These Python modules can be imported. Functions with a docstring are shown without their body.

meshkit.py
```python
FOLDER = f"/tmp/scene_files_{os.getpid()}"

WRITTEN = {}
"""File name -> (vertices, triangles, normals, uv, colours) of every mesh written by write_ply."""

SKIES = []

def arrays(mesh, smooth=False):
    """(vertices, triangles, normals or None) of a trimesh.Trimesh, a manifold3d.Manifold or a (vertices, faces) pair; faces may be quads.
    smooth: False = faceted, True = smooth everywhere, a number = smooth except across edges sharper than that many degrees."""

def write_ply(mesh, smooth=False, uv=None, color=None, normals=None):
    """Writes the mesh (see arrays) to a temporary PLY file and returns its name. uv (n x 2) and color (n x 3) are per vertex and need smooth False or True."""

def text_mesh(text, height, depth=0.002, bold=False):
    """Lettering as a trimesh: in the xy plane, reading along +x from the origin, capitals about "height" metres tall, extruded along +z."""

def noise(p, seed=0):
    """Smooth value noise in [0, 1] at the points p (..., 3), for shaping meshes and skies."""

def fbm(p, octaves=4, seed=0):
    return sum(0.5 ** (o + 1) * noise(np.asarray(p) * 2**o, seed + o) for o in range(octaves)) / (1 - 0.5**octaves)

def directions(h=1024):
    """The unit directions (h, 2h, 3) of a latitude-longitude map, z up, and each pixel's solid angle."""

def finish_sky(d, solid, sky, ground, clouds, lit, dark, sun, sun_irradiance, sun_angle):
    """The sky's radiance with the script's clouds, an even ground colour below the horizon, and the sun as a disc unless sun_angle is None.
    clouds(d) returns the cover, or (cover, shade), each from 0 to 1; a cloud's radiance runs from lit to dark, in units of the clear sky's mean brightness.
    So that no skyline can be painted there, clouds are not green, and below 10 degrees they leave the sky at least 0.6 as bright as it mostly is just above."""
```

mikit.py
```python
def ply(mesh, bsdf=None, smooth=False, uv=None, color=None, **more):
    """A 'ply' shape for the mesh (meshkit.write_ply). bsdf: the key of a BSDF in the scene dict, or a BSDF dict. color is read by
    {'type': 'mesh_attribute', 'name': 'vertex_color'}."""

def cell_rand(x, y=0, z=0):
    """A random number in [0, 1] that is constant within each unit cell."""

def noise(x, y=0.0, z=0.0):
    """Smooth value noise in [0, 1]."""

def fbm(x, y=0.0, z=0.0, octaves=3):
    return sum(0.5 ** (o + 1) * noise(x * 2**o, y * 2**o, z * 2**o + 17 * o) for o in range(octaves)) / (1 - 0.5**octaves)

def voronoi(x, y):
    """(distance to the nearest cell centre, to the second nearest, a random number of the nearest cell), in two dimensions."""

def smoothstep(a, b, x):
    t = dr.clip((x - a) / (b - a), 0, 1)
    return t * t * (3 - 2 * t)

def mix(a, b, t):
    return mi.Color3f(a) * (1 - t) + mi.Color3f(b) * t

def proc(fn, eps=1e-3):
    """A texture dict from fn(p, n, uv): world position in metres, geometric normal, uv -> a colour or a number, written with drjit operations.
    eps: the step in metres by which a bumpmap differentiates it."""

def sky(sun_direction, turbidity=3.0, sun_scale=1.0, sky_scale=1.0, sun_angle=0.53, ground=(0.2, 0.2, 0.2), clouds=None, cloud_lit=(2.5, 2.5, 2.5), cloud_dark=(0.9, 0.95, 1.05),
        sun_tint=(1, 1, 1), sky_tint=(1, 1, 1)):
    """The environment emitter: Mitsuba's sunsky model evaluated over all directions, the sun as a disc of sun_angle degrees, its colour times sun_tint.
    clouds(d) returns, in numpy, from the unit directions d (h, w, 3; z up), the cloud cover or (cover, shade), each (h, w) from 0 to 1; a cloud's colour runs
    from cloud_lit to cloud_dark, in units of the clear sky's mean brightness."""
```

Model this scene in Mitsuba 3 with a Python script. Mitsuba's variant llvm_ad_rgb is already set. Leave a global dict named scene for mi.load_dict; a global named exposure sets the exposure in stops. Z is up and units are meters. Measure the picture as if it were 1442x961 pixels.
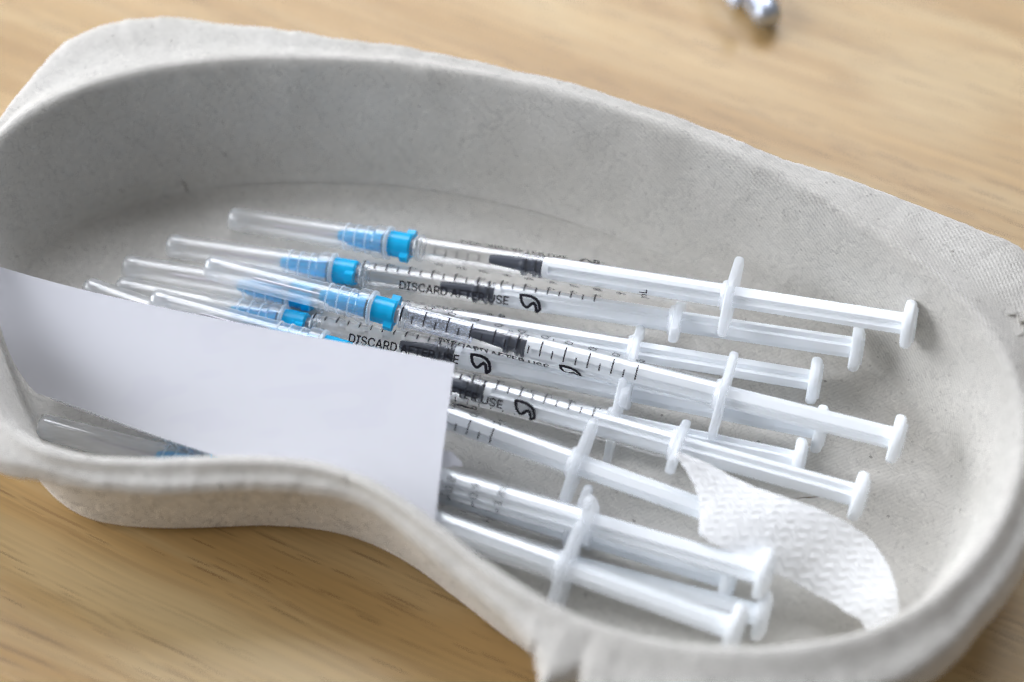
import math
import numpy as np, trimesh, drjit as dr, mitsuba as mi, mikit, meshkit
from mikit import noise, fbm, voronoi, cell_rand, smoothstep, mix
from scipy.interpolate import splprep, splev, CubicSpline, PchipInterpolator
from shapely.geometry import Polygon, LineString, Point
from shapely.ops import unary_union
T = mi.ScalarTransform4f
rng = np.random.default_rng(7)
MM = 0.001
scene, labels = {}, {}

# ------------------------------------------------------------------ camera, light, exposure
CAM = np.array([0.0, -0.24687, 0.33979])
FWD = np.array([0.0, 0.5877853, -0.8090170])
scene['camera'] = {'type': 'thinlens', 'fov': 30.95, 'fov_axis': 'x', 'aperture_radius': 0.0060, 'focus_distance': 0.4035,
                   'near_clip': 0.01, 'far_clip': 50.0,
                   'to_world': T().look_at(origin=CAM.tolist(), target=(CAM + FWD).tolist(), up=[0, 0, 1])}
exposure = 0.1
# the room's soft bounce, and the two windows that light the table: a large one at the left, one at the far side
scene['room_light'] = {'type': 'constant', 'radiance': {'type': 'rgb', 'value': [0.185, 0.188, 0.196]}}
for key, pos, aim, sx, sy, rad in (('window_light', (-1.5, 0.2, 0.80), (0, 0, 0), 0.85, 0.5, (5.25, 5.42, 5.72)),
                                   ('window_light_001', (0.0, 1.30, 1.55), (0, 0, 0), 0.80, 0.56, (5.0, 5.2, 5.6))):
    scene[key] = {'type': 'rectangle', 'to_world': T().look_at(origin=list(pos), target=list(aim), up=[0, 0, 1]) @ T().scale([sx, sy, 1]),
                  'bsdf': {'type': 'diffuse', 'reflectance': {'type': 'rgb', 'value': 0.5}},
                  'emitter': {'type': 'area', 'radiance': {'type': 'rgb', 'value': list(rad)}}}
labels['window_light'] = {'label': 'large bright window out of frame to the left of the table', 'category': 'window'}
labels['window_light_001'] = {'label': 'smaller bright window out of frame beyond the far side of the table', 'category': 'window'}


# ------------------------------------------------------------------ helpers
def rgb(*c):
    return {'type': 'rgb', 'value': list(c)}


def mesh(v, f):
    return trimesh.Trimesh(np.asarray(v, float), np.asarray(f, int), process=False)


def cat(ms):
    return trimesh.util.concatenate(ms)


def rev(prof, n=36, a0=0.0):
    """Surface of revolution about x from (x, r) points."""
    p = np.asarray(prof, float)
    a = a0 + np.arange(n) * 2 * np.pi / n
    v = np.stack([np.repeat(p[:, 0], n), np.outer(p[:, 1], np.cos(a)).ravel(), np.outer(p[:, 1], np.sin(a)).ravel()], 1)
    f = []
    for i in range(len(p) - 1):
        for j in range(n):
            k = (j + 1) % n
            f += [[i * n + j, i * n + k, (i + 1) * n + k], [i * n + j, (i + 1) * n + k, (i + 1) * n + j]]
    return mesh(v, f)


def box(lo, hi):
    m = trimesh.creation.box(extents=np.subtract(hi, lo))
    m.apply_translation((np.add(hi, lo)) / 2)
    return m


def grid_faces(nu, nv):
    i, j = np.meshgrid(np.arange(nu - 1), np.arange(nv - 1), indexing='ij')
    a = (i * nv + j).ravel()
    return np.vstack([np.stack([a, a + nv, a + nv + 1], 1), np.stack([a, a + nv + 1, a + 1], 1)])


def sheet(P, thick):
    """Closed sheet from a grid of points (nu, nv, 3)."""
    nu, nv = P.shape[:2]
    du, dv = np.gradient(P, axis=0), np.gradient(P, axis=1)
    n = np.cross(du, dv)
    n /= np.linalg.norm(n, axis=2, keepdims=True) + 1e-12
    if n[..., 2].mean() < 0:
        n = -n
    a, b = P.reshape(-1, 3), (P - n * thick).reshape(-1, 3)
    f, k = grid_faces(nu, nv), nu * nv
    ring = np.r_[np.arange(nv), nv * np.arange(1, nu) + nv - 1, (nu - 1) * nv + np.arange(nv - 2, -1, -1), nv * np.arange(nu - 2, 0, -1)]
    r2 = np.roll(ring, -1)
    m = mesh(np.vstack([a, b]), np.vstack([f, f[:, ::-1] + k, np.stack([ring, ring + k, r2 + k], 1), np.stack([ring, r2 + k, r2], 1)]))
    trimesh.repair.fix_normals(m)
    return m


def put(key, m, bsdf, smooth=35, **more):
    """One entry from a mesh in millimetres."""
    m = m.copy()
    m.apply_scale(MM)
    scene[key] = mikit.ply(m, bsdf, smooth=smooth, **more)
    return scene[key]


def curve(pts, n):
    p = np.asarray(pts, float)
    s = np.r_[0, np.cumsum(np.linalg.norm(np.diff(p, axis=0), axis=1))]
    return CubicSpline(s / s[-1], p)(np.linspace(0, 1, n))


# ------------------------------------------------------------------ materials
GA = math.radians(-26.5)
GC, GS = math.cos(GA), math.sin(GA)


def wood_col(p, n, uv):
    x, y = p.x * 1000, p.y * 1000
    a, b = x * GC + y * GS, -x * GS + y * GC
    b = b + 5 * (noise(a / 90, b / 40) - 0.5) + 1.2 * (noise(a / 22, b / 8, 3) - 0.5)
    broad = fbm(a / 170, b / 17, 1)
    band = fbm(a / 110, b / 3.4, 5)
    fine = fbm(a / 26, b / 0.55, 9)
    c = mix((0.425, 0.262, 0.100), (0.53, 0.36, 0.165), smoothstep(0.25, 0.75, broad))
    c = mix(c, (0.59, 0.44, 0.235), 0.30 * smoothstep(0.50, 0.80, band))
    c = mix(c, (0.28, 0.145, 0.053), 0.24 * smoothstep(0.55, 0.85, fbm(a / 75, b / 1.6, 21)))
    c = mix(c, (0.61, 0.475, 0.265), 0.42 * smoothstep(0.50, 0.78, fbm(a / 60, b / 15, 33)))
    c = c * (0.90 + 0.20 * fine)
    # dark open pores: short dashes along the grain
    pore = mi.Float(0)
    for la, lb, s, keep in ((13.0, 0.9, 0.0, 0.80), (8.0, 0.62, 31.0, 0.86), (21.0, 1.3, 57.0, 0.84)):
        row = dr.floor(b / lb + s)
        aa = a / la + 7.3 * cell_rand(row, s, 5)
        r = cell_rand(dr.floor(aa), row, 11 + s)
        u, w = aa - dr.floor(aa), b / lb + s - row
        cl = smoothstep(0.42, 0.62, noise(a / 60, b / 9, 40 + s))
        d = smoothstep(0.0, 0.3, u) * smoothstep(1.0, 0.62, u) * smoothstep(0.12, 0.36, w) * smoothstep(0.88, 0.6, w)
        pore = dr.maximum(pore, dr.select(r > keep, d * (0.35 + 0.65 * cell_rand(dr.floor(aa), row, 90)), 0) * (0.25 + 0.75 * cl))
    return mix(c, (0.16, 0.075, 0.028), 0.56 * pore)


def wood_bump(p, n, uv):
    x, y = p.x * 1000, p.y * 1000
    a, b = x * GC + y * GS, -x * GS + y * GC
    return fbm(a / 20, b / 0.9, 4)


scene['wood'] = {'type': 'bumpmap', 'scale': 0.00006, 'tex': mikit.proc(wood_bump, 2e-4),
                 'nested': {'type': 'principled', 'base_color': mikit.proc(wood_col), 'roughness': 0.36, 'specular': 0.5}}


def pulp_weave(p, uv):
    """The mould screen's print: 0 to 1, strongest at the right-hand end of the dish."""
    x, y, z = p.x * 1000, p.y * 1000, p.z * 1000
    u, v = uv.x * 1000, uv.y * 1000
    flat = z < 5.0
    a = dr.select(flat, 0.9 * x + 0.43 * y, 0.88 * u - 0.47 * v)
    b = dr.select(flat, -0.43 * x + 0.9 * y, 0.88 * v + 0.47 * u)
    a = a + 1.0 * (noise(x / 14, y / 14, z / 14) - 0.5)
    b = b + 1.6 * (noise(x / 19 + 4, y / 19, z / 19) - 0.5)
    w = dr.sin(b * 6.28318 / 0.84) * (0.62 + 0.38 * dr.sin(a * 6.28318 / 1.0 + 1.6 * dr.floor(b / 0.86)))
    k = smoothstep(-30, 55, x + 26 * noise(x / 25, y / 25, z / 25) - 13) * (0.45 + 0.55 * noise(x / 11 + 3, y / 11, z / 11))
    return k * dr.select(uv.y < 0.0, 0.0, 1.0) * smoothstep(0.2, 1.4, dr.abs(z - 5.0)) * dr.select(flat, 0.55, 1.0) * w


def pulp_col(p, n, uv):
    x, y, z = p.x * 1000, p.y * 1000, p.z * 1000
    c = mix((0.55, 0.528, 0.488), (0.63, 0.612, 0.575), fbm(x / 16, y / 16, z / 16))
    c = c * (0.93 + 0.14 * fbm(x / 0.9, y / 0.9, z / 0.9)) * (1 + 0.12 * pulp_weave(p, uv))
    # short matted fibres, a little darker or paler than the rest; plainer to see on the unpressed outside
    out = dr.select(uv.y < 0.0, 2.6, 1.0)
    for k, (rx, ry) in enumerate(((0.8, 0.6), (0.5, -0.86), (-0.7, 0.7))):
        q = 3.0 * noise(x / 3.1 + 9 * k, y / 3.1, z / 3.1) + 0.8 * noise(x / 0.9, y / 0.9 + 5 * k, z / 0.9)
        s, t = (x * rx + y * ry + 0.6 * z) + q, (-x * ry + y * rx + 0.5 * z) + q
        r = cell_rand(dr.floor(s / 1.7 + 0.4 * dr.floor(t / 0.3)), dr.floor(t / 0.3), 7 + k)
        c = c * (1 - 0.085 * out * dr.select(r > 0.93, r, 0.0)) * (1 + 0.06 * out * dr.select(r < 0.05, 1.0, 0.0))
    # a few dark specks of recycled fibre
    d1, d2, r = voronoi((x + 0.7 * z) / 4.2 + 50, (y + 0.6 * z) / 4.2 + 50)
    sp = smoothstep(0.10, 0.05, d1) * dr.select(r > 0.84, 0.85, 0.0)
    d3, d4, r2 = voronoi((x + 0.5 * z) / 9.0 + 20, (y - 0.7 * z) / 9.0 + 70)
    sp2 = smoothstep(0.05, 0.025, d3) * dr.select(r2 > 0.84, 1.0, 0.0)
    return mix(c, (0.16, 0.14, 0.12), dr.minimum(0.35 * sp + 0.6 * sp2, 0.9))


def pulp_bump(p, n, uv):
    x, y, z = p.x * 1000, p.y * 1000, p.z * 1000
    return 1.3 * pulp_weave(p, uv) + 0.8 * fbm(x / 1.0, y / 1.0, z / 1.0) + 0.9 * fbm(x / 5.5, y / 5.5, z / 5.5, 2)


scene['pulp'] = {'type': 'twosided', 'b': {'type': 'bumpmap', 'scale': 0.00013, 'tex': mikit.proc(pulp_bump, 1.2e-4),
                 'nested': {'type': 'principled', 'base_color': mikit.proc(pulp_col), 'roughness': 0.82, 'specular': 0.28, 'sheen': 0.25}}}
scene['clear_plastic'] = {'type': 'thindielectric', 'int_ior': 1.53}


def haze(key, amount, colour, rough=0.3):
    scene[key] = {'type': 'blendbsdf', 'weight': amount, 'a': {'type': 'thindielectric', 'int_ior': 1.6},
                  'b': {'type': 'principledthin', 'base_color': rgb(*colour), 'roughness': rough, 'diff_trans': 1.0, 'spec_trans': 0.0}}


haze('cap_plastic', 0.15, (0.93, 0.94, 0.95), 0.25)
haze('ridge_plastic', 0.55, (0.90, 0.93, 0.96))
haze('end_plastic', 0.30, (0.93, 0.95, 0.97))
haze('tip_plastic', 0.42, (0.86, 0.90, 0.95))
haze('flange_plastic', 0.62, (0.92, 0.94, 0.965))


def mist_cover(p, n, uv):
    x, y, z = p.x * 1000, p.y * 1000, p.z * 1000
    drops = smoothstep(0.50, 0.72, noise(x / 0.28, y / 0.28, z / 0.28))
    return 0.16 + 0.55 * drops


haze('droplet_film', mikit.proc(mist_cover), (0.74, 0.80, 0.92))
scene['white_plastic'] = {'type': 'principled', 'base_color': rgb(0.83, 0.86, 0.89), 'roughness': 0.42, 'specular': 0.45}
scene['blue_plastic'] = {'type': 'principled', 'base_color': rgb(0.0, 0.40, 0.74), 'roughness': 0.28, 'specular': 0.5}
scene['rubber'] = {'type': 'principled', 'base_color': rgb(0.036, 0.046, 0.072), 'roughness': 0.33, 'specular': 0.5}
scene['print_ink'] = {'type': 'twosided', 'b': {'type': 'diffuse', 'reflectance': rgb(0.022, 0.022, 0.028)}}
scene['steel'] = {'type': 'roughconductor', 'material': 'Cr', 'alpha': 0.18}
scene['chrome'] = {'type': 'principled', 'base_color': rgb(0.55, 0.60, 0.70), 'metallic': 0.85, 'roughness': 0.38, 'specular': 0.5}
scene['dark_metal'] = {'type': 'principled', 'base_color': rgb(0.06, 0.065, 0.085), 'roughness': 0.3, 'metallic': 0.6}


def card_col(p, n, uv):
    x, y = p.x * 1000, p.y * 1000
    c = mi.Color3f(0.63, 0.635, 0.68)
    g = smoothstep(0.56, 0.76, noise(x / 7 + 3, y / 2.6 + 1)) * smoothstep(0.35, 0.6, noise(x / 30, y / 18, 4))
    return mix(c, (0.56, 0.55, 0.64), 0.18 * g)


scene['card_paper'] = {'type': 'twosided', 'b': {'type': 'principled', 'base_color': mikit.proc(card_col), 'roughness': 0.7, 'specular': 0.25}}
scene['tissue_paper'] = {'type': 'twosided', 'b': {'type': 'principled', 'base_color': rgb(0.88, 0.885, 0.89), 'roughness': 0.85, 'specular': 0.2, 'sheen': 0.3}}
scene['plain_paper'] = {'type': 'twosided', 'b': {'type': 'diffuse', 'reflectance': rgb(0.78, 0.78, 0.80)}}

# ------------------------------------------------------------------ the table
def table():
    m = box((-700, -420, -26), (700, 620, 0))
    put('wooden_table', m, 'wood', smooth=False)
    labels['wooden_table'] = {'label': 'pale brown wooden table top with dark grain streaks', 'category': 'table', 'kind': 'structure'}


table()

# ------------------------------------------------------------------ the kidney dish
CREST = [(-113.5, 30.5), (-106.8, 38.0), (-99.7, 43.9), (-92.1, 47.4), (-84.3, 50.1), (-76.4, 51.9), (-68.4, 53.0), (-52.3, 54.3), (-39.3, 54.6), (-22.9, 52.8), (-6.6, 49.0), (9.5, 44.7), (22.7, 40.1), (37.7, 32.0), (55.2, 19.7), (67.3, 12.2), (77.5, 3.7), (87.2, -6.5), (94.7, -16.4), (98.7, -28.5), (100.0, -40.7), (99.5, -52.4), (97.3, -60.5), (90.5, -71.0), (83.7, -78.2), (71.6, -86.1), (62.3, -90.5), (49.1, -93.3), (38.0, -94.3), (26.5, -92.5), (17.1, -90.2), (9.7, -86.5), (2.5, -82.3), (-4.1, -76.9), (-10.0, -71.4), (-14.9, -65.4), (-23.5, -59.4), (-30.4, -56.8), (-37.5, -54.5), (-44.5, -53.2), (-57.5, -53.2), (-67.5, -54.1), (-75.6, -53.4), (-83.9, -51.8), (-92.5, -49.0), (-96.9, -47.0), (-101.4, -44.3), (-107.4, -26.3), (-114.0, -16.0), (-117.0, 5.0), (-119.0, 22.5)]
LIP_S = [0.000, .008, .017, .031, .042, .054, .069, .088, .114, .136, .18, .225, .271, .297, .326, .352, .38, .394, .412, .44, .475, .501, .519, .534, .56, .60, .640, .650, .656, .662, .673, .70, .728, .75, .80, .827, .842, .855, .875, .905, .935, .97, 1.0]
LIP_W = [6.5, 7.3, 10.4, 15.4, 19.7, 21.5, 20.8, 16.9, 12.9, 10.3, 7.9, 6.7, 6.9, 7.2, 10.2, 13.7, 19.2, 22.9, 20.0, 13.0, 8.5, 8.0, 9.0, 10.5, 12.0, 13.0, 13.2, 12.6, 10.4, 7.2, 5.2, 4.3, 3.8, 4.8, 5.9, 5.2, 4.8, 7.2, 12.0, 14.0, 14.0, 9.0, 6.5]
SPINE = curve([(-88, 8), (-60, 3), (-35, -2), (-5, -16), (20, -30), (45, -41), (70, -42)], 900)


def dish_curves(N):
    P = np.array(CREST)
    tck, _ = splprep([np.r_[P[:, 0], P[0, 0]], np.r_[P[:, 1], P[0, 1]]], s=40, per=1)
    X = np.array(splev(np.linspace(0, 1, 6000, endpoint=False), tck)).T
    s = np.r_[0, np.cumsum(np.linalg.norm(np.diff(np.vstack([X, X[:1]]), axis=0), axis=1))]
    Lh = s[-1]
    t = np.linspace(0, 1, N + 1)
    C = np.stack([np.interp(t, s / Lh, np.r_[X[:, k], X[0, k]]) for k in (0, 1)], 1)
    Tn = np.roll(C[:-1], -1, 0) - np.roll(C[:-1], 1, 0)
    Tn /= np.linalg.norm(Tn, axis=1, keepdims=True)
    Nn = np.stack([-Tn[:, 1], Tn[:, 0]], 1)          # the crest runs clockwise: outward is to the left
    return t, C, np.vstack([Nn, Nn[:1]]), Lh


def dish():
    N = 900
    t, C, Nn, Lh = dish_curves(N)
    w = PchipInterpolator(LIP_S, LIP_W)(t)
    arc = t * Lh
    P3 = np.c_[C, 0 * t]
    rough = (meshkit.fbm(P3 / 1.1, 3, 3) - 0.5) * 0.4 + (meshkit.fbm(P3 / 14, 2, 8) - 0.5) * 1.0
    w = w + rough * np.clip(w / 8, 0.4, 1.0)
    # torn, ragged places of the lip
    tear = np.zeros_like(t)
    def bump(c, h, a):
        return a * np.clip(1 - np.abs(t - c) / h, 0, 1)
    tear += bump(0.6510, 0.0030, 3.6) + bump(0.6440, 0.0030, -3.6) + bump(0.637, 0.0025, 1.8) + bump(0.6575, 0.0015, -1.6)
    w = w + tear
    droop = np.interp(t, [0, .40, .46, .50, .60, .645, .66, .68, .83, .85, .90, .95, 1], [0.2, 0.4, 4.0, 5.0, 4.5, 3.0, 1.0, 0.3, 0.2, 1.6, 2.6, 1.0, 0.2])
    groove = np.interp(t, [0, .38, .44, .50, .62, .65, .68, .9, 1], [0.4, 0.3, 0.6, 0.8, 0.5, 0.1, 0.0, 0.0, 0.4])
    warp = (meshkit.fbm(P3 / 45, 2, 5) - 0.5) * 1.2
    rows = []
    infl = np.interp(t, [0, .03, .1, .25, .33, .5, .8, .95, 1], [0.85, 0.95, 1.15, 1.1, 0.9, 0.85, 0.95, 0.8, 0.85])   # how far the wall leans in

    def row(off, z):
        off, z = np.broadcast_to(off, t.shape), np.broadcast_to(z, t.shape)
        rows.append(np.c_[C + Nn * off[:, None], z])
    # inside floor, from the spine out
    inner = C + Nn * -13.0
    d = np.linalg.norm(inner[:, None] - SPINE[None], axis=2)
    S = SPINE[d.argmin(1)]
    nf = 22
    for k in range(nf):
        q = S + (inner - S) * (k / nf)
        rows.append(np.c_[q, 2.5 + 0 * t])
    for off, z in ((-13, 2.5), (-10.5, 2.5), (-9.2, 2.55), (-8.4, 2.8), (-7.6, 3.6), (-6.9, 5.2), (-6.2, 7.5), (-5.3, 11), (-4.4, 15), (-3.6, 19), (-2.9, 23), (-2.2, 27), (-1.6, 30), (-1.0, 32.4)):
        row(np.where(off < -9, off, off * infl), z + warp * (z / 35))
    for off, z in ((-0.45, 33.6), (0.2, 34.4), (1.0, 34.75), (1.8, 34.6)):
        row(off, z + warp)
    f = np.array([0.12, 0.25, 0.4, 0.55, 0.7, 0.82, 0.92, 1.0])
    zz = np.array([34.2, 33.6, 33.1, 32.8, 32.6, 32.4, 32.1, 31.6])
    gr = np.array([0.25, 0.7, 1.0, 0.75, 0.2, 0.0, 0.0, 0.0])
    dp = np.array([0, 0, 0, 0.02, 0.1, 0.25, 0.55, 1.0])
    frag = (meshkit.fbm(np.c_[C, 7 + 0 * t] / 2.0, 2, 4) - 0.5) * 0.8
    for fi, zi, gi, di in zip(f, zz, gr, dp):
        row(1.8 + (w - 1.8) * fi, zi - gi * groove - di * droop + warp + frag * fi)
    n_in = len(rows)
    row(w + 0.35, 31.0 - droop + warp + frag)
    row(w + 0.2, 30.1 - droop + warp + frag)
    row(w - 0.7, 29.6 - droop + warp + frag)
    row(1.8 + (w - 1.8) * 0.7, 30.1 - 0.4 * droop + warp)
    row(2.2 + (w - 1.8) * 0.35, 30.7 - 0.5 * groove + warp)
    for off, z in ((2.3, 30.2), (1.7, 28), (1.1, 24), (0.3, 18), (-0.9, 11), (-2.1, 5.0), (-2.9, 2.2), (-3.9, 0.7), (-5.4, 0.12), (-8.0, 0.0), (-13.0, 0.0)):
        row(off, z + warp * z / 35)
    for k in (0.6, 0.2, 0.0):
        rows.append(np.c_[S + (inner - S) * k, 0 * t])
    R = np.array(rows)                               # (M, N+1, 3)
    M = len(R)
    # soft dents of hand-handled pulp
    amp = np.ones(M); amp[-14:] = 0.3; amp[-6:] = 0
    n1 = (meshkit.fbm(R / 13.0, 2, 11) - 0.5)[..., None]
    n2 = (meshkit.fbm(R / 4.0, 2, 12) - 0.5)[..., None]
    du, dv = np.gradient(R, axis=0), np.gradient(R, axis=1)
    nn = np.cross(dv, du)
    ln = np.linalg.norm(nn, axis=2, keepdims=True)
    nn = np.where(ln > 1e-9, nn / np.maximum(ln, 1e-9), [0, 0, 1.0])
    nn[:nf + 1] = [0, 0, 1.0]
    floor_amp = np.where(np.arange(M) < nf + 3, 0.8, 1.0)
    R = R + nn * (n1 * 1.1 + n2 * 0.35) * (amp * floor_amp)[:, None, None]
    for cx, cy, r_, h in ((86, -33, 9, -0.9), (92, -44, 6, 0.7), (70, -28, 10, 0.5), (60, -36, 8, -0.6), (80, -22, 7, 0.5)):
        g = h * np.exp(-((R[..., 0] - cx) ** 2 + (R[..., 1] - cy) ** 2) / (2 * (r_ / 2) ** 2))
        R[:nf + 8, :, 2] += g[:nf + 8]
    step = np.vstack([np.zeros((1, N + 1)), np.linalg.norm(np.diff(R, axis=0), axis=2)])
    step[:nf + 3] = step[:nf + 3].mean(1, keepdims=True)
    vlen = np.cumsum(step, axis=0)
    vlen[n_in + 3:] = -1.0
    uv = np.stack([np.broadcast_to(arc, (M, N + 1)), vlen], -1).reshape(-1, 2) * MM
    m = mesh(R.reshape(-1, 3), grid_faces(M, N + 1))
    # orient outward: the floor's faces look up
    if m.face_normals[np.abs(m.triangles_center[:, 2] - 2.5) < 1][:, 2].mean() < 0:
        m.invert()
    put('kidney_dish', m, 'pulp', smooth=True, uv=uv)
    labels['kidney_dish'] = {'label': 'grey moulded paper pulp kidney dish with torn lip, holding the syringes', 'category': 'kidney dish'}


dish()


def recycling_mark():
    parts = []
    for k in range(3):
        a = math.radians(90 + 120 * k)
        q = [(math.cos(a + math.radians(d)) * r, math.sin(a + math.radians(d)) * r) for d, r in ((-42, 3.0), (0, 3.3), (30, 2.7))]
        body = LineString(q).buffer(0.62, cap_style=2)
        e, pz = np.array(q[2]), np.array(q[1])
        dr_ = (e - pz) / np.linalg.norm(e - pz)
        nr = np.array([-dr_[1], dr_[0]])
        head = Polygon([e - nr * 1.35 - dr_ * 0.3, e + nr * 1.35 - dr_ * 0.3, e + dr_ * 1.5])
        g = unary_union([body, head])
        parts.append(trimesh.creation.extrude_polygon(g, 1.3, engine='earcut'))
    m = cat(parts)
    m = m.subdivide()
    top = m.vertices[:, 2] > 1.0
    m.vertices[top, :2] *= 0.97
    m.apply_transform(trimesh.transformations.rotation_matrix(math.radians(-6), [0.4, 1, 0]))
    m.apply_transform(trimesh.transformations.rotation_matrix(math.radians(28), [0, 0, 1]))
    m.apply_translation([103.8, -19.5, 31.9])
    put('kidney_dish__recycling_mark', m, 'pulp', smooth=25)
    labels['kidney_dish__recycling_mark'] = {'label': 'embossed recycling arrows on the dish lip'}


recycling_mark()


# ------------------------------------------------------------------ one syringe, along x: cap tip at 0, thumb rest at 158 mm
def wrap(flat, r, a0=0.0):
    """Flat print (x along, y up) laid round the barrel; y = 0 at angle a0 from +z towards +y."""
    m = flat.subdivide_to_size(0.45)
    v = m.vertices.copy()
    a = v[:, 1] / r + a0
    m.vertices = np.c_[v[:, 0], r * np.sin(a), r * np.cos(a)]
    return m


def flat_print(g):
    out = []
    for q in getattr(g, 'geoms', [g]):
        v, f = trimesh.creation.triangulate_polygon(q, engine='earcut')
        out.append(mesh(np.c_[v, 0 * v[:, 0]], f))
    return cat(out)


def letters(text, h, x, y, rot=0, bold=False):
    m = meshkit.text_mesh(text, h, 0.2, bold)
    keep = (m.face_normals[:, 2] > 0.9) & (m.triangles_center[:, 2] > 0.1)
    m = mesh(m.vertices * [1, 1, 0], m.faces[keep])
    m.remove_unreferenced_vertices()
    if rot:
        m.apply_transform(trimesh.transformations.rotation_matrix(rot, [0, 0, 1]))
    m.apply_translation([x, y, 0])
    return m


RB, RI, RP = 3.23, 2.55, 3.365


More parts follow.
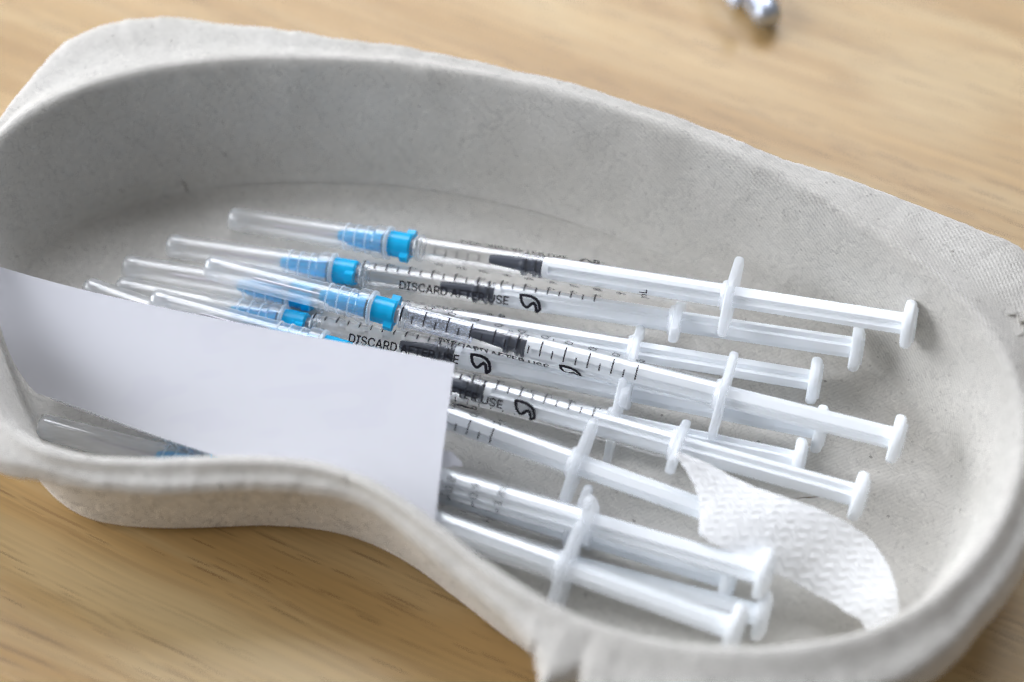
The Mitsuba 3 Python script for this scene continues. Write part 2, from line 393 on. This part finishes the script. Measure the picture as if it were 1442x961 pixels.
def syringe_parts():
    p = {}
    # clear needle cap: outer and inner skin, closed tip, wider collar
    p['needle_cap'] = (rev([(0, 0.01), (0, 1.9), (0.25, 2.4), (0.8, 2.75), (1.6, 2.85), (15, 2.95), (28, 3.05), (36.4, 3.2), (36.7, 3.75), (37.1, 3.85), (39.6, 3.85), (39.9, 3.7), (39.9, 3.0)], 40), 'cap_plastic', 30)
    p['needle_cap__bore'] = (rev([(39.7, 3.0), (36, 2.5), (27, 2.15), (10, 2.0), (3.6, 1.9), (3.2, 1.4), (3.1, 0.01)], 36), 'clear_plastic', 30)
    p['needle_cap__end'] = (rev([(0.35, 0.01), (0.35, 1.7), (0.7, 2.3), (1.3, 2.5), (2.6, 2.6), (2.9, 2.35)], 36), 'end_plastic', 35)
    for i, x in enumerate((29.6, 32.2, 34.8)):
        p['needle_cap__ridge' + ('' if i == 0 else '_%03d' % i)] = (rev([(x - 0.22, 3.04), (x - 0.18, 3.3), (x + 0.18, 3.3), (x + 0.22, 3.04)], 40), 'ridge_plastic', 30)
    p['needle_cap__rim'] = (rev([(39.35, 3.87), (39.5, 3.95), (40.1, 3.9), (40.2, 3.6), (40.15, 3.0), (39.9, 2.98)], 40), 'ridge_plastic', 40)
    p['needle'] = (rev([(10.5, 0.01), (12.0, 0.3), (28.0, 0.3)], 10), 'steel', 30)
    hub = [rev([(27.4, 0.01), (27.4, 1.0), (28.0, 1.25), (34, 1.55), (38.4, 2.0), (38.6, 2.8), (39.2, 2.95), (42.6, 3.0), (43.2, 2.9), (45.0, 2.95), (45.4, 2.7), (45.4, 2.1)], 36)]
    for k in range(4):
        f = trimesh.creation.extrude_polygon(Polygon([(28.4, 0.8), (30, 1.75), (38.5, 2.42), (38.5, 0.8)]), 0.5, engine='earcut')
        f.apply_translation([0, 0, -0.25])
        f.apply_transform(trimesh.transformations.rotation_matrix(k * np.pi / 2 + 0.5, [1, 0, 0]))
        hub.append(f)
    p['needle_hub'] = (cat(hub), 'blue_plastic', 30)
    lug = Polygon([(-1.25, 2.6), (1.25, 2.6), (1.05, 3.85), (0.7, 4.05), (-0.7, 4.05), (-1.05, 3.85)])
    for i in range(2):
        m = trimesh.creation.extrude_polygon(lug, 1.9, engine='earcut')     # profile across, length along
        v = m.vertices
        m = mesh(np.c_[43.4 + v[:, 2], v[:, 0], v[:, 1]], m.faces)
        trimesh.repair.fix_normals(m)
        m.apply_transform(trimesh.transformations.rotation_matrix(np.pi * i, [1, 0, 0]))
        p['needle_hub__lug' + ('' if i == 0 else '_001')] = (m, 'blue_plastic', 20)
    # barrel
    p['barrel'] = (rev([(46.6, 1.2), (46.6, 2.75), (46.9, 3.1), (47.5, RB), (118.4, RB), (118.4, RI), (48.2, RI), (47.7, 2.1), (47.7, 1.0)], 48), 'clear_plastic', 30)
    p['barrel__tip'] = (rev([(43.6, 1.0), (43.6, 1.85), (46.3, 2.1), (46.45, 2.9), (47.1, 3.12), (47.6, 3.18), (47.65, 1.0)], 36), 'tip_plastic', 30)
    oval = unary_union([Point(0, 0).buffer(4.35, 24), Point(0, 8.2).buffer(2.0, 16), Point(0, -8.2).buffer(2.0, 16)]).convex_hull
    def slab(g, x0, x1):
        m = trimesh.creation.extrude_polygon(g, x1 - x0, engine='earcut')
        v = m.vertices
        m = mesh(np.c_[x0 + v[:, 2], v[:, 0], v[:, 1]], m.faces)
        trimesh.repair.fix_normals(m)
        return m
    # flange with a softly rounded edge: stack of three slabs as one loft
    hs = [(-0.45, 0.0), (-0.12, 0.22), (0.0, 0.55), (0.0, 1.25), (-0.12, 1.6), (-0.45, 1.8)]
    base = np.array(oval.exterior.coords)[:-1]
    base = np.array([oval.exterior.interpolate(d, normalized=True).coords[0] for d in np.linspace(0, 1, 72, endpoint=False)])
    nrm = base / np.linalg.norm(base, axis=1, keepdims=True)
    rows = [np.c_[np.full(72, 118.3 + x), base + nrm * o] for o, x in hs]
    rows = [np.c_[np.full(72, 118.3), base / np.linalg.norm(base, axis=1, keepdims=True) * RI]] + rows + [np.c_[np.full(72, 120.1), base / np.linalg.norm(base, axis=1, keepdims=True) * RI]]
    v = np.vstack(rows); n = 72
    f = [[i * n + j, i * n + (j + 1) % n, (i + 1) * n + (j + 1) % n] for i in range(len(rows) - 1) for j in range(n)] + [[i * n + j, (i + 1) * n + (j + 1) % n, (i + 1) * n + j] for i in range(len(rows) - 1) for j in range(n)]
    fl = mesh(v, f)
    trimesh.repair.fix_normals(fl)
    neck = rev([(117.3, RB + 0.02), (117.9, RB + 0.16), (118.32, RB + 0.6)], 40)
    p['barrel__flange'] = (cat([fl, neck]), 'flange_plastic', 40)
    # printing: scale, figures, words and a small outlined mark
    TA = math.radians(78)
    ticks = []
    for k in range(21):
        x, long = 46.9 + 0.3 + k * 2.66, k % 2 == 0
        ticks.append(flat_print(LineString([(x, -1.75), (x, 1.75 if long else -0.05)]).buffer(0.15, cap_style=2)))
    p['barrel__scale'] = (wrap(cat(ticks), RP, TA), 'print_ink', True)
    figs = [letters('0.%d' % k, 1.75, 47.2 + k * 5.32 + 0.85, 2.5, np.pi / 2) for k in range(1, 10)] + [letters('1 mL', 1.75, 47.2 + 53.2 + 0.85, 2.5, np.pi / 2)]
    p['barrel__figures'] = (wrap(cat(figs), RP, TA), 'print_ink', True)
    words = letters('DISCARD AFTER USE', 1.95, 0, -0.95, bold=True)
    words.apply_scale([25.2 / words.extents[0], 1, 1])
    words.apply_translation([56.2 - words.bounds[0, 0], 0, 0])
    p['barrel__lettering'] = (wrap(words, RP, 0), 'print_ink', True)
    q = np.array([(335, 550), (385, 546), (440, 550), (490, 566), (522, 595), (537, 635), (540, 668), (507, 704), (503, 660), (492, 622), (470, 608), (447, 622), (425, 652), (405, 664), (378, 645), (355, 612), (340, 575)], float)
    q = np.c_[(q[:, 0] - 335) / 205 * 4.6 + 84.0, -(q[:, 1] - 625) / 155 * 3.7]
    mark = Polygon(q).exterior.buffer(0.34)
    p['barrel__mark'] = (wrap(flat_print(mark), RP, 0), 'print_ink', True)
    # stopper (moves with the plunger)
    p['stopper'] = (rev([(64, 0.01), (64, 0.85), (64.4, 1.0), (71.0, 1.55), (71.6, 1.7), (71.8, RI - 0.25), (72.1, RI - 0.13), (72.7, RI - 0.13), (73.0, 1.8), (74.3, 1.8), (74.6, RI - 0.13), (75.1, RI - 0.13), (75.3, 1.85), (75.7, 1.85), (75.9, RI - 0.13), (76.4, RI - 0.13), (76.6, 2.0), (76.7, 0.01)], 36), 'rubber', 35)
    rod = [rev([(76.7, 0.01), (76.7, 2.15), (78.2, 2.2), (78.3, 0.9)], 28)]
    W, H = 2.08, 0.85
    cross = unary_union([Polygon([(-W, -H), (W, -H), (W, H), (-W, H)]).buffer(0.12), Polygon([(-H, -W), (H, -W), (H, W), (-H, W)]).buffer(0.12), Point(0, 0).buffer(1.55, 6)]).simplify(0.02)
    rod.append(slab(cross, 78.1, 157.2))
    p['plunger'] = (cat(rod), 'white_plastic', 30)
    rest = [rev([(156.5, 0.01), (156.5, 4.5), (156.65, 4.95), (157.1, 5.22), (157.8, 5.28), (158.4, 5.1), (158.8, 4.6), (159.05, 3.4), (159.15, 0.01)], 48)]
    for y in np.arange(-2.7, 2.8, 0.9):
        h = math.sqrt(3.7 ** 2 - y * y)
        rest.append(box((158.6, y - 0.2, -h), (159.28, y + 0.2, h)))
    p['plunger__thumb_rest'] = (cat(rest), 'white_plastic', 30)
    return p


PARTS = {k: (mikit.ply((lambda m: (m.apply_scale(MM), m)[1])(m.copy()), b, smooth=s)) for k, (m, b, s) in syringe_parts().items()}
MOVES = ('stopper', 'plunger', 'plunger__thumb_rest')

# cap tip and direction in mm; text: how far the printing is turned from facing up-front; slide of the plunger
SYRINGES = [
    ((-66.03, 31.29, 5.89), (0.9545, -0.2772, 0.1097), 119, 0, 'capped syringe farthest from the viewer, alongside the far wall of the dish'),
    ((-79.71, 23.19, 5.86), (0.9774, -0.2088, 0.0329), -21, 1, 'second capped syringe from the far wall, its lettering readable below the farthest one'),
    ((-68.66, 11.4, 12.9), (0.9533, -0.3018, 0.0092), -72, -1.2, 'capped syringe lying on top of the pile, with misted barrel and its scale turned up'),
    ((-89.14, 16.98, 5.85), (0.9773, -0.2112, 0.0138), 140, 1, 'capped syringe mostly hidden under the one on top of the pile'),
    ((-89.93, 10.66, 5.83), (0.9688, -0.2476, 0.014), -12, 3.2, 'capped syringe with lettering directly above the card\'s top edge, under the topmost syringe'),
    ((-78.87, -1.31, 16.98), (0.9539, -0.2985, -0.0308), -27, 0, 'syringe leaving the card\'s upper right corner, crossing just above the tissue strip\'s tip'),
    ((-93.07, 3.05, 5.78), (0.9668, -0.2552, 0.0144), -95, 1.2, 'syringe with only plunger end and flange showing below the one above the tissue strip'),
    ((-95.48, 6.28, 11.38), (0.9165, -0.3996, 0.0152), -83, -9, 'syringe leaving the middle of the card\'s right edge, its plunger running under the tissue'),
    ((-96.58, -16.3, 10.84), (0.9422, -0.334, 0.0281), -150, -2, 'uppermost of the near group of syringes, with faint figures beside the card\'s lower right edge'),
    ((-99.06, -13.79, 5.78), (0.9406, -0.3391, 0.0144), 98, -5.6, 'syringe lying low between the two upper syringes of the near group'),
    ((-99.07, -20.26, 11.34), (0.9203, -0.3903, 0.0273), 97, -3, 'syringe nearest the viewer, on top of the near group beside the dish\'s near wall'),
    ((-101.82, -26.81, 5.78), (0.9552, -0.2957, 0.0144), 100, 1.2, 'syringe under the nearest one, its clear cap showing in front of the card\'s lower edge'),
]
VREF = np.array([0.0, -0.5877853, 0.8090170])


def place_syringes():
    for i, (tip, d, text, slide, lab) in enumerate(SYRINGES):
        key = 'syringe' + ('' if i == 0 else '_%03d' % i)
        labels[key] = {'label': lab, 'category': 'syringe', 'group': 'prefilled syringes in the kidney dish'}
        x = np.array(d) / np.linalg.norm(d)
        n0 = VREF - x * (VREF @ x); n0 /= np.linalg.norm(n0)
        y0 = np.cross(n0, x)
        th = math.radians(text)
        z = n0 * math.cos(th) + y0 * math.sin(th)
        y = np.cross(z, x)
        for part, ply in PARTS.items():
            o = np.array(tip) + x * (slide if part in MOVES else 0.0)
            M = np.eye(4); M[:3, 0], M[:3, 1], M[:3, 2], M[:3, 3] = x, y, z, o * MM
            scene[key + '__' + part] = {**ply, 'to_world': T(M)}
        if i == 2:       # the misted front of the topmost barrel
            mist = rev([(48.0, RI - 0.25), (63.0, RI - 0.25)], 40)
            M[:3, 3] = np.array(tip) * MM
            put(key + '__barrel__mist', mist, 'droplet_film', 30)
            scene[key + '__barrel__mist']['to_world'] = T(M)


place_syringes()

# ------------------------------------------------------------------ white card, tissue strip, pen, sheet
CARD_TOP = [(-113.31, 3.29, 24.0), (-85.04, -7.18, 26.0), (-60.02, -14.34, 27.0), (-35.69, -20.4, 27.7), (-11.86, -26.41, 28.5)]
CARD_BOT = [(-102.08, -22.93, 12.8), (-83.39, -31.86, 15.0), (-60.73, -42.11, 17.5), (-37.5, -51.2, 19.5), (-15.36, -60.49, 21.5)]
CARD_LEFT = [(-113.31, 3.29, 24.0), (-111.37, -6.23, 20.2), (-109.25, -12.62, 17.5), (-106.74, -17.41, 15.0), (-102.08, -22.93, 12.8)]


def coons(top, bot, left, right):
    nu, nv = len(top), len(left)
    u, v = np.linspace(0, 1, nu)[:, None, None], np.linspace(0, 1, nv)[None, :, None]
    c = lambda a: np.asarray(a)
    return ((1 - v) * c(top)[:, None] + v * c(bot)[:, None] + (1 - u) * c(left)[None] + u * c(right)[None]
            - ((1 - u) * (1 - v) * top[0] + u * (1 - v) * top[-1] + (1 - u) * v * bot[0] + u * v * bot[-1]))


def card():
    nu, nv = 70, 36
    top, bot, left = curve(CARD_TOP, nu), curve(CARD_BOT, nu), curve(CARD_LEFT, nv)
    right = np.linspace(top[-1], bot[-1], nv)
    P = coons(top, bot, left, right)
    s = np.sin(np.linspace(0, 1, nv) * np.pi)[None, :] * (0.5 + np.linspace(0, 1, nu)[:, None])
    P[..., 2] += 0.9 * s + 0.5 * (meshkit.fbm(P / 30, 2, 2) - 0.5)
    put('paper_card', sheet(P, 0.28), 'card_paper', smooth=40)
    labels['paper_card'] = {'label': 'blank white paper card lying over the needle caps at left', 'category': 'card'}
    # a small bent tab of the same card that shows past its right edge
    q = np.array([[(-16.92, -43.43, 22.0), (-16.85, -47.57, 21.0)], [(-12.29, -43.77, 22.0), (-12.55, -46.72, 21.0)], [(-10.24, -46.02, 21.5), (-10.09, -46.74, 21.3)]])
    put('paper_card__tab', sheet(np.array(q, float), 0.3), 'card_paper', smooth=False)


card()

TOPT = [(33.92, -43.48, 21.0), (40.57, -44.81, 18.5), (47.63, -48.64, 17.8), (57.39, -52.85, 17.8), (67.51, -56.18, 15.0), (73.37, -59.41, 12.0), (76.52, -65.28, 10.5), (77.47, -74.04, 9.5)]
BOTT = [(33.25, -44.48, 21.5), (36.56, -49.32, 20.0), (37.78, -54.4, 19.0), (37.75, -60.37, 18.5), (45.22, -64.46, 16.0), (53.98, -67.08, 12.0), (61.16, -69.9, 9.5), (71.59, -77.3, 8.5)]


def tissue():
    nu, nv = 330, 130
    top, bot = curve(TOPT, nu), curve(BOTT, nu)
    jag = (meshkit.fbm(bot / 2.2, 2, 6) - 0.5)[:, None] * np.array([0.5, 1.3, 0]) * np.clip((np.linspace(0, 1, nu) - 0.45) * 6, 0, 1)[:, None]
    bot = bot + jag
    top = top + (meshkit.fbm(top / 1.0, 2, 9) - 0.5)[:, None] * np.array([0.2, 0.5, 0])
    v = np.linspace(0, 1, nv)[None, :, None]
    P = top[:, None] * (1 - v) + bot[:, None] * v
    a, b = P[..., 0] * 0.90 - P[..., 1] * 0.44, P[..., 0] * 0.44 + P[..., 1] * 0.90
    zig = np.abs(((a / 3.4) % 1) - 0.5) * 2
    wave = np.sin(2 * np.pi * (b / 1.9 + 0.55 * zig))
    fade = 0.75 + 0.5 * (meshkit.fbm(P / 6, 2, 1) - 0.5)
    P[..., 2] += 0.15 * np.tanh(1.2 * wave) * fade + 0.28 * (meshkit.fbm(P / 1.1, 2, 3) - 0.5)
    vv = np.linspace(0, 1, nv)
    P[..., 2] += 0.8 * np.sin(np.pi * vv)[None, :] - 1.6 * np.exp(-((np.linspace(0, 1, nu) - 1) / 0.05) ** 2)[:, None]
    put('tissue_strip', sheet(P, 0.75), 'tissue_paper', smooth=True)
    labels['tissue_strip'] = {'label': 'white embossed tissue strip with a curled end lying over the plungers', 'category': 'tissue'}


tissue()


def pen():
    # a metal pen: along +x from its rounded end
    body = rev([(0, 0.01), (0.15, 1.6), (0.7, 2.8), (1.8, 3.6), (3.4, 4.0), (9, 4.1), (9.2, 4.0), (9.6, 4.0), (9.8, 4.15), (60, 4.6), (110, 4.6), (128, 2.2), (134, 0.9), (136, 0.01)], 48)
    ring = rev([(9.9, 4.2), (10.0, 4.5), (12.6, 4.55), (12.7, 4.2)], 48)
    prof = Polygon([(6.5, -1.6), (5.2, -0.9), (4.9, 0), (5.2, 0.9), (6.5, 1.6), (44, 1.6), (44, -1.6)])
    clip = trimesh.creation.extrude_polygon(prof.buffer(0.3), 1.0, engine='earcut')
    clip.apply_translation([0, 0, 8.2])
    ball = trimesh.creation.icosphere(subdivisions=3, radius=1.9)
    ball.apply_translation([6.6, 0, 8.2])
    foot = box((40, -1.6, 3.9), (45, 1.6, 9.2))
    e = np.array([66.6, 98.0, 4.3])
    x = np.array([-0.36, 0.93, 0.004]); x /= np.linalg.norm(x)
    yv = np.cross([0, 0, 1], x); yv /= np.linalg.norm(yv)
    z0 = np.cross(x, yv)
    th = math.radians(62)       # the clip leans to the left
    z = z0 * math.cos(th) + yv * math.sin(th)
    M = np.eye(4); M[:3, 0], M[:3, 1], M[:3, 2], M[:3, 3] = x, np.cross(z, x), z, e
    for k, m, b in (('metal_pen__body', body, 'chrome'), ('metal_pen__ring', ring, 'dark_metal'), ('metal_pen__clip', cat([clip, ball, foot]), 'chrome')):
        m.apply_transform(M)
        put(k, m, b)
    labels['metal_pen'] = {'label': 'silver metal pen end on the table at the top edge', 'category': 'pen'}


pen()


def paper_sheet():
    g = Polygon([(109.5, -47), (108.4, -50), (107.9, -60), (108.2, -75), (150, -80), (150, -40), (112, -45)]).buffer(0.5)
    m = trimesh.creation.extrude_polygon(g, 0.3, engine='earcut')
    m.apply_translation([0, 0, 0.02])
    put('paper_sheet', m, 'plain_paper', smooth=False)
    labels['paper_sheet'] = {'label': 'sliver of white paper on the table at the right edge', 'category': 'paper'}


paper_sheet()
